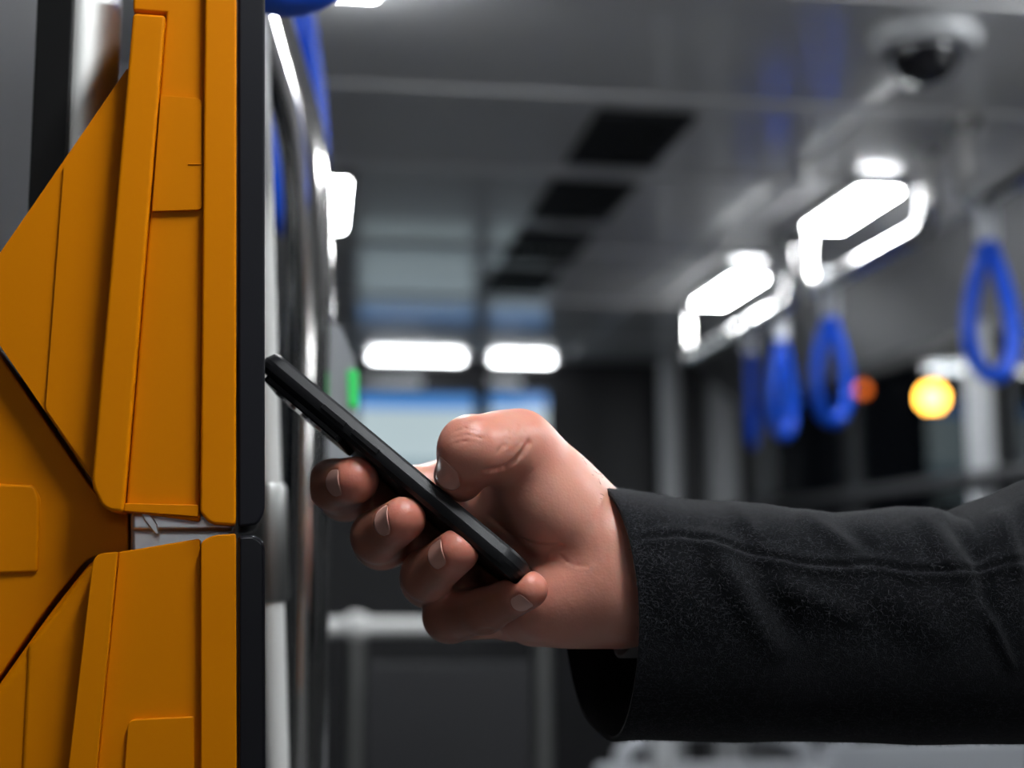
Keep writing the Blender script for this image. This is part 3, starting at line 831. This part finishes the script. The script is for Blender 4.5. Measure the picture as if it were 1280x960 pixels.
for nm, (c, ax, nd, sd, r, width, length) in NAILS.items():
    mb = MB(); nu, nw = 14, 12
    for i in range(nu):
        for j in range(nw):
            u = -1 + 2 * i / (nu - 1); w = -1 + 2 * j / (nw - 1)
            # squircle outline
            uu = u * math.sqrt(max(0, 1 - .42 * w * w)); ww = w * math.sqrt(max(0, 1 - .42 * u * u))
            s_ = length / 2 + uu * length / 2 * 1.0
            t_ = ww * width / 2
            # march from outside down to the skin bed
            h = 16.0
            p0 = c - ax * s_ + sd * t_
            while h > -2:
                p = p0 + nd * h
                ii = np.clip(((p - glo) / HS).round().astype(int), 0, gn - 1)
                if D[ii[0], ii[1], ii[2]] < .0: break
                h -= .15
            mb.v.append((s_, t_, h))
    hh = np.array([v[2] for v in mb.v]).reshape(nu, nw)
    S_ = np.array([v[0] for v in mb.v]); T_ = np.array([v[1] for v in mb.v]); H_ = hh.ravel()
    A_ = np.stack([np.ones_like(S_), S_, T_, S_ * S_, T_ * T_, S_ * T_], 1)
    wgt = (np.abs(np.linspace(-1, 1, nw)) < .8)[None, :] * np.ones((nu, 1)); wgt = wgt.ravel() + .05
    cf = np.linalg.lstsq(A_ * wgt[:, None], H_ * wgt, rcond=None)[0]
    H2 = A_ @ cf + .30
    mb.v = [tuple(to_world(c - ax * s_ + sd * t_ + nd * h_)) for s_, t_, h_ in zip(S_, T_, H2)]
    mb.f = [(i * nw + j, i * nw + j + 1, (i + 1) * nw + j + 1, (i + 1) * nw + j) for i in range(nu - 1) for j in range(nw - 1)]
    o = mb.build('fingernail', NAILM, person, angle=180)
    md = o.modifiers.new('thick', 'SOLIDIFY'); md.thickness = .00035; md.offset = 0

# ------------------------------------------------------------------ coat sleeve
def interp(tab, x): return np.interp(x, [t[0] for t in tab], [t[1] for t in tab])
TOPP = [(700, 600), (750, 604), (800, 617), (850, 629), (900, 632), (960, 632), (1010, 637), (1050, 640), (1090, 637), (1130, 632), (1170, 634), (1195, 641), (1220, 632), (1250, 622), (1290, 605), (1350, 590), (1500, 560), (1750, 500)]
BOTP = [(700, 916), (730, 918), (900, 917), (1280, 920), (1500, 930), (1750, 930)]
MPX = 592 / F_PX
FOLDS = [  # x1, y1, x2, y2, half width px, height mm
 (880, 672, 968, 815, 17, 2.6), (925, 668, 1000, 800, 16, -1.8), (962, 728, 1075, 772, 17, 1.8), (1000, 640, 1062, 684, 10, 1.6), (1040, 640, 1095, 690, 11, -1.5),
 (1185, 640, 1224, 700, 12, -3.0), (1150, 640, 1190, 705, 14, 1.6), (1232, 762, 1264, 832, 7, 1.6), (912, 628, 950, 676, 11, 1.3), (1222, 690, 1240, 770, 11, -1.6),
 (1250, 640, 1275, 720, 14, 2.2), (820, 640, 850, 790, 30, .8), (1090, 730, 1180, 800, 26, 1.6), (1120, 660, 1160, 760, 20, 1.0), (1290, 640, 1330, 860, 22, -3), (1380, 620, 1400, 860, 26, 3)]
SEAM = [(790, 674), (850, 671), (900, 681), (960, 694), (1010, 704), (1050, 706), (1090, 704), (1135, 714), (1170, 713), (1225, 710), (1245, 705), (1300, 700), (1500, 680), (1700, 650)]
rng = np.random.default_rng(5)
def vnoise(x, y, sc, seed):
    out = np.zeros_like(x); r_ = np.random.default_rng(seed)
    for k in range(7):
        an_ = r_.uniform(0, 6.28); fr_ = sc * r_.uniform(.6, 1.7); ph_ = r_.uniform(0, 6.28)
        out += np.sin((x * np.cos(an_) + y * np.sin(an_)) * fr_ + ph_)
    return out / 7 ** .5
NS, NT = 420, 260
th = np.linspace(0, 2 * np.pi, NT, endpoint=False)[None, :]       # 0 faces the camera, pi/2 is up
ss = np.linspace(0, 1, NS)[:, None] ** 1.25
x0 = 36 + 12.4 * np.cos(th) + .8 * np.sin(3 * th + 1)
X = x0 + (350 - x0) * ss
pxs = 640 + X / MPX
top = (480 - interp(TOPP, pxs)) * MPX; bot = (480 - interp(BOTP, pxs)) * MPX
cy = (top + bot) / 2; ry = (top - bot) / 2; rz = 45.0 - 2 * ss
# slightly boxy section that hangs
ct, st = np.cos(th), np.sin(th)
sq = (np.abs(ct) ** 2.9 + np.abs(st) ** 2.9) ** (-1 / 2.9)
Yy = cy + ry * st * np.where(np.abs(st) > .0, sq, 1) ; Zz = 592 - rz * ct * sq
Ip = 640 + X / Zz * F_PX; Iq = 480 - Yy / Zz * F_PX
near = np.clip((ct + .35) / .6, 0, 1)
dsp = np.zeros_like(X)
for x1, y1, x2, y2, w_, a_ in FOLDS:
    L = math.hypot(x2 - x1, y2 - y1); ux, uy = (x2 - x1) / L, (y2 - y1) / L
    al = ((Ip - x1) * ux + (Iq - y1) * uy) / L; ac = -(Ip - x1) * uy + (Iq - y1) * ux
    dsp += a_ * np.exp(-(ac / w_) ** 2) * np.clip(1 - (np.abs(al - .5) * 1.7) ** 4, 0, 1)
sv = interp(SEAM, Ip)
dsp -= 1.5 * np.exp(-((Iq - sv) / 2.2) ** 2) + 0 * dsp
dsp += .9 * np.exp(-((Iq - sv - 7) / 6) ** 2) + .6 * np.exp(-((Iq - sv + 7) / 6) ** 2)
dsp *= near
dsp += .55 * vnoise(X, Yy, .05, 1) + .3 * vnoise(X, Yy, .14, 2) + (1 - near) * 1.2 * vnoise(X, th * 40 + X * 0, .05, 3)
dsp *= np.clip((X - x0) / 12, .15, 1)
Yy = Yy + dsp * st; Zz = Zz - dsp * ct
SV = np.stack([X, Yy, Zz], -1).reshape(-1, 3)
SW = SV @ R3 * .001 + np.array(CAM)
ii = np.arange(NS - 1)[:, None]; jj = np.arange(NT)[None, :]
Q = np.stack([ii * NT + jj, ii * NT + (jj + 1) % NT, (ii + 1) * NT + (jj + 1) % NT, (ii + 1) * NT + jj], -1).reshape(-1, 4)
me = bpy.data.meshes.new('coat_sleeve'); me.from_pydata(SW.tolist(), [], Q.tolist() + [[(NS - 1) * NT + j for j in range(NT)]])
bm = bmesh.new(); bm.from_mesh(me); bmesh.ops.recalc_face_normals(bm, faces=bm.faces); bm.to_mesh(me); bm.free()
WOOL = mat('dark_wool', (.0036, .0039, .0052), .95, bump=.5, bscale=2600, var=.6, vscale=900, sheen=.08, spec=.1)
sleeve = link('coat_sleeve', me, WOOL, person, angle=180)
md = sleeve.modifiers.new('cloth', 'SOLIDIFY'); md.thickness = .0022; md.offset = -1
sleeve['label'] = 'dark charcoal wool coat sleeve'
# wool fuzz: single short fibres standing off the cloth
NF = 75000
pick = rng.integers(0, (NS - 1) * NT, NF)
pick = pick[(np.cos((pick % NT) / NT * 2 * np.pi) > -.35) & (SV[pick, 0] < 240)]
me_n = np.zeros_like(SV); me_n[:, 1] = np.broadcast_to(st, X.shape).ravel(); me_n[:, 2] = -np.broadcast_to(ct, X.shape).ravel()
base = SV[pick] + rng.normal(0, .5, (len(pick), 3)) * np.array([1, 0, 0]); nn = me_n[pick]
tang = rng.normal(0, 1, (len(pick), 3)); tang[:, 0] += .5
tang -= nn * (tang * nn).sum(1, keepdims=True); tang /= np.linalg.norm(tang, axis=1, keepdims=True)
ln = rng.uniform(1.0, 2.8, (len(pick), 1)); lift = rng.uniform(.05, .45, (len(pick), 1))
mid = base + tang * ln * .5 + nn * lift * ln * .7; tip = base + tang * ln + nn * lift * ln * .8 + rng.normal(0, .25, base.shape)
side = np.cross(tang, nn) * .036
FV = np.stack([base - side, base + side, mid + side, mid - side, tip], 1).reshape(-1, 3)
FWv = FV @ R3 * .001 + np.array(CAM)
k5 = np.arange(len(pick))[:, None] * 5
me = bpy.data.meshes.new('wool_fuzz'); me.from_pydata(FWv.tolist(), [], (k5 + np.array([[0, 1, 2, 3]])).tolist() + (k5 + np.array([[3, 2, 4]])).tolist())
fz = link('wool_fuzz', me, mat('wool_fibre', (.024, .025, .031), .7), person, smooth=False); fz['kind'] = 'stuff'
# shirt cuff under the coat
NC = 90
mb = MB()
for i in range(10):
    for j in range(NC):
        a_ = 2 * math.pi * j / NC
        xs = 50 - 6 * math.sin(-a_) * 1.0 + 4 * math.cos(a_) + i * 6
        mb.v.append(tuple(to_world((xs, (480 - 731) * MPX + 30.5 * math.sin(a_), 594 - 27 * math.cos(a_)))))
mb.f = [(i * NC + j, i * NC + (j + 1) % NC, (i + 1) * NC + (j + 1) % NC, (i + 1) * NC + j) for i in range(9) for j in range(NC)]
sc_ = mb.build('shirt_cuff', mat('grey_shirt', (.16, .15, .15), .8, bump=.3, bscale=1500), person, angle=180)
md = sc_.modifiers.new('cloth', 'SOLIDIFY'); md.thickness = .0012
# a few dark hairs at the wrist
mb = MB(); rr = random.Random(3)
for k in range(34):
    px, py = rr.uniform(722, 756), 0
    py = 600 + (px - 722) * .32 + rr.uniform(-2, 5)
    zq = rr.uniform(572, 596); i3 = int((((px - CX) / F_PX * zq) - glo[0]) / HS); k3 = int((zq - glo[2]) / HS)
    colm = np.nonzero(D[i3, :, k3] < 0)[0]
    if not len(colm): continue
    p = np.array([(px - CX) / F_PX * zq, glo[1] + HS * colm[-1], zq]); d = np.array([-rr.uniform(.2, 1), rr.uniform(.2, .9), rr.uniform(-.5, .3)]); d /= np.linalg.norm(d)
    L = rr.uniform(3, 6.5); cvt = rr.uniform(-.5, .5)
    pts = [to_world(p + d * L * t + np.array([cvt * t * t * 3, -t * t * 1.2, 0])) for t in np.linspace(0, 1, 5)]
    mb.tube(pts, [.00007, .00007, .00006, .00005, .00002], 4)
h_ = mb.build('wrist_hair', mat('dark_hair', (.02, .012, .008), .5), person); h_['kind'] = 'stuff'
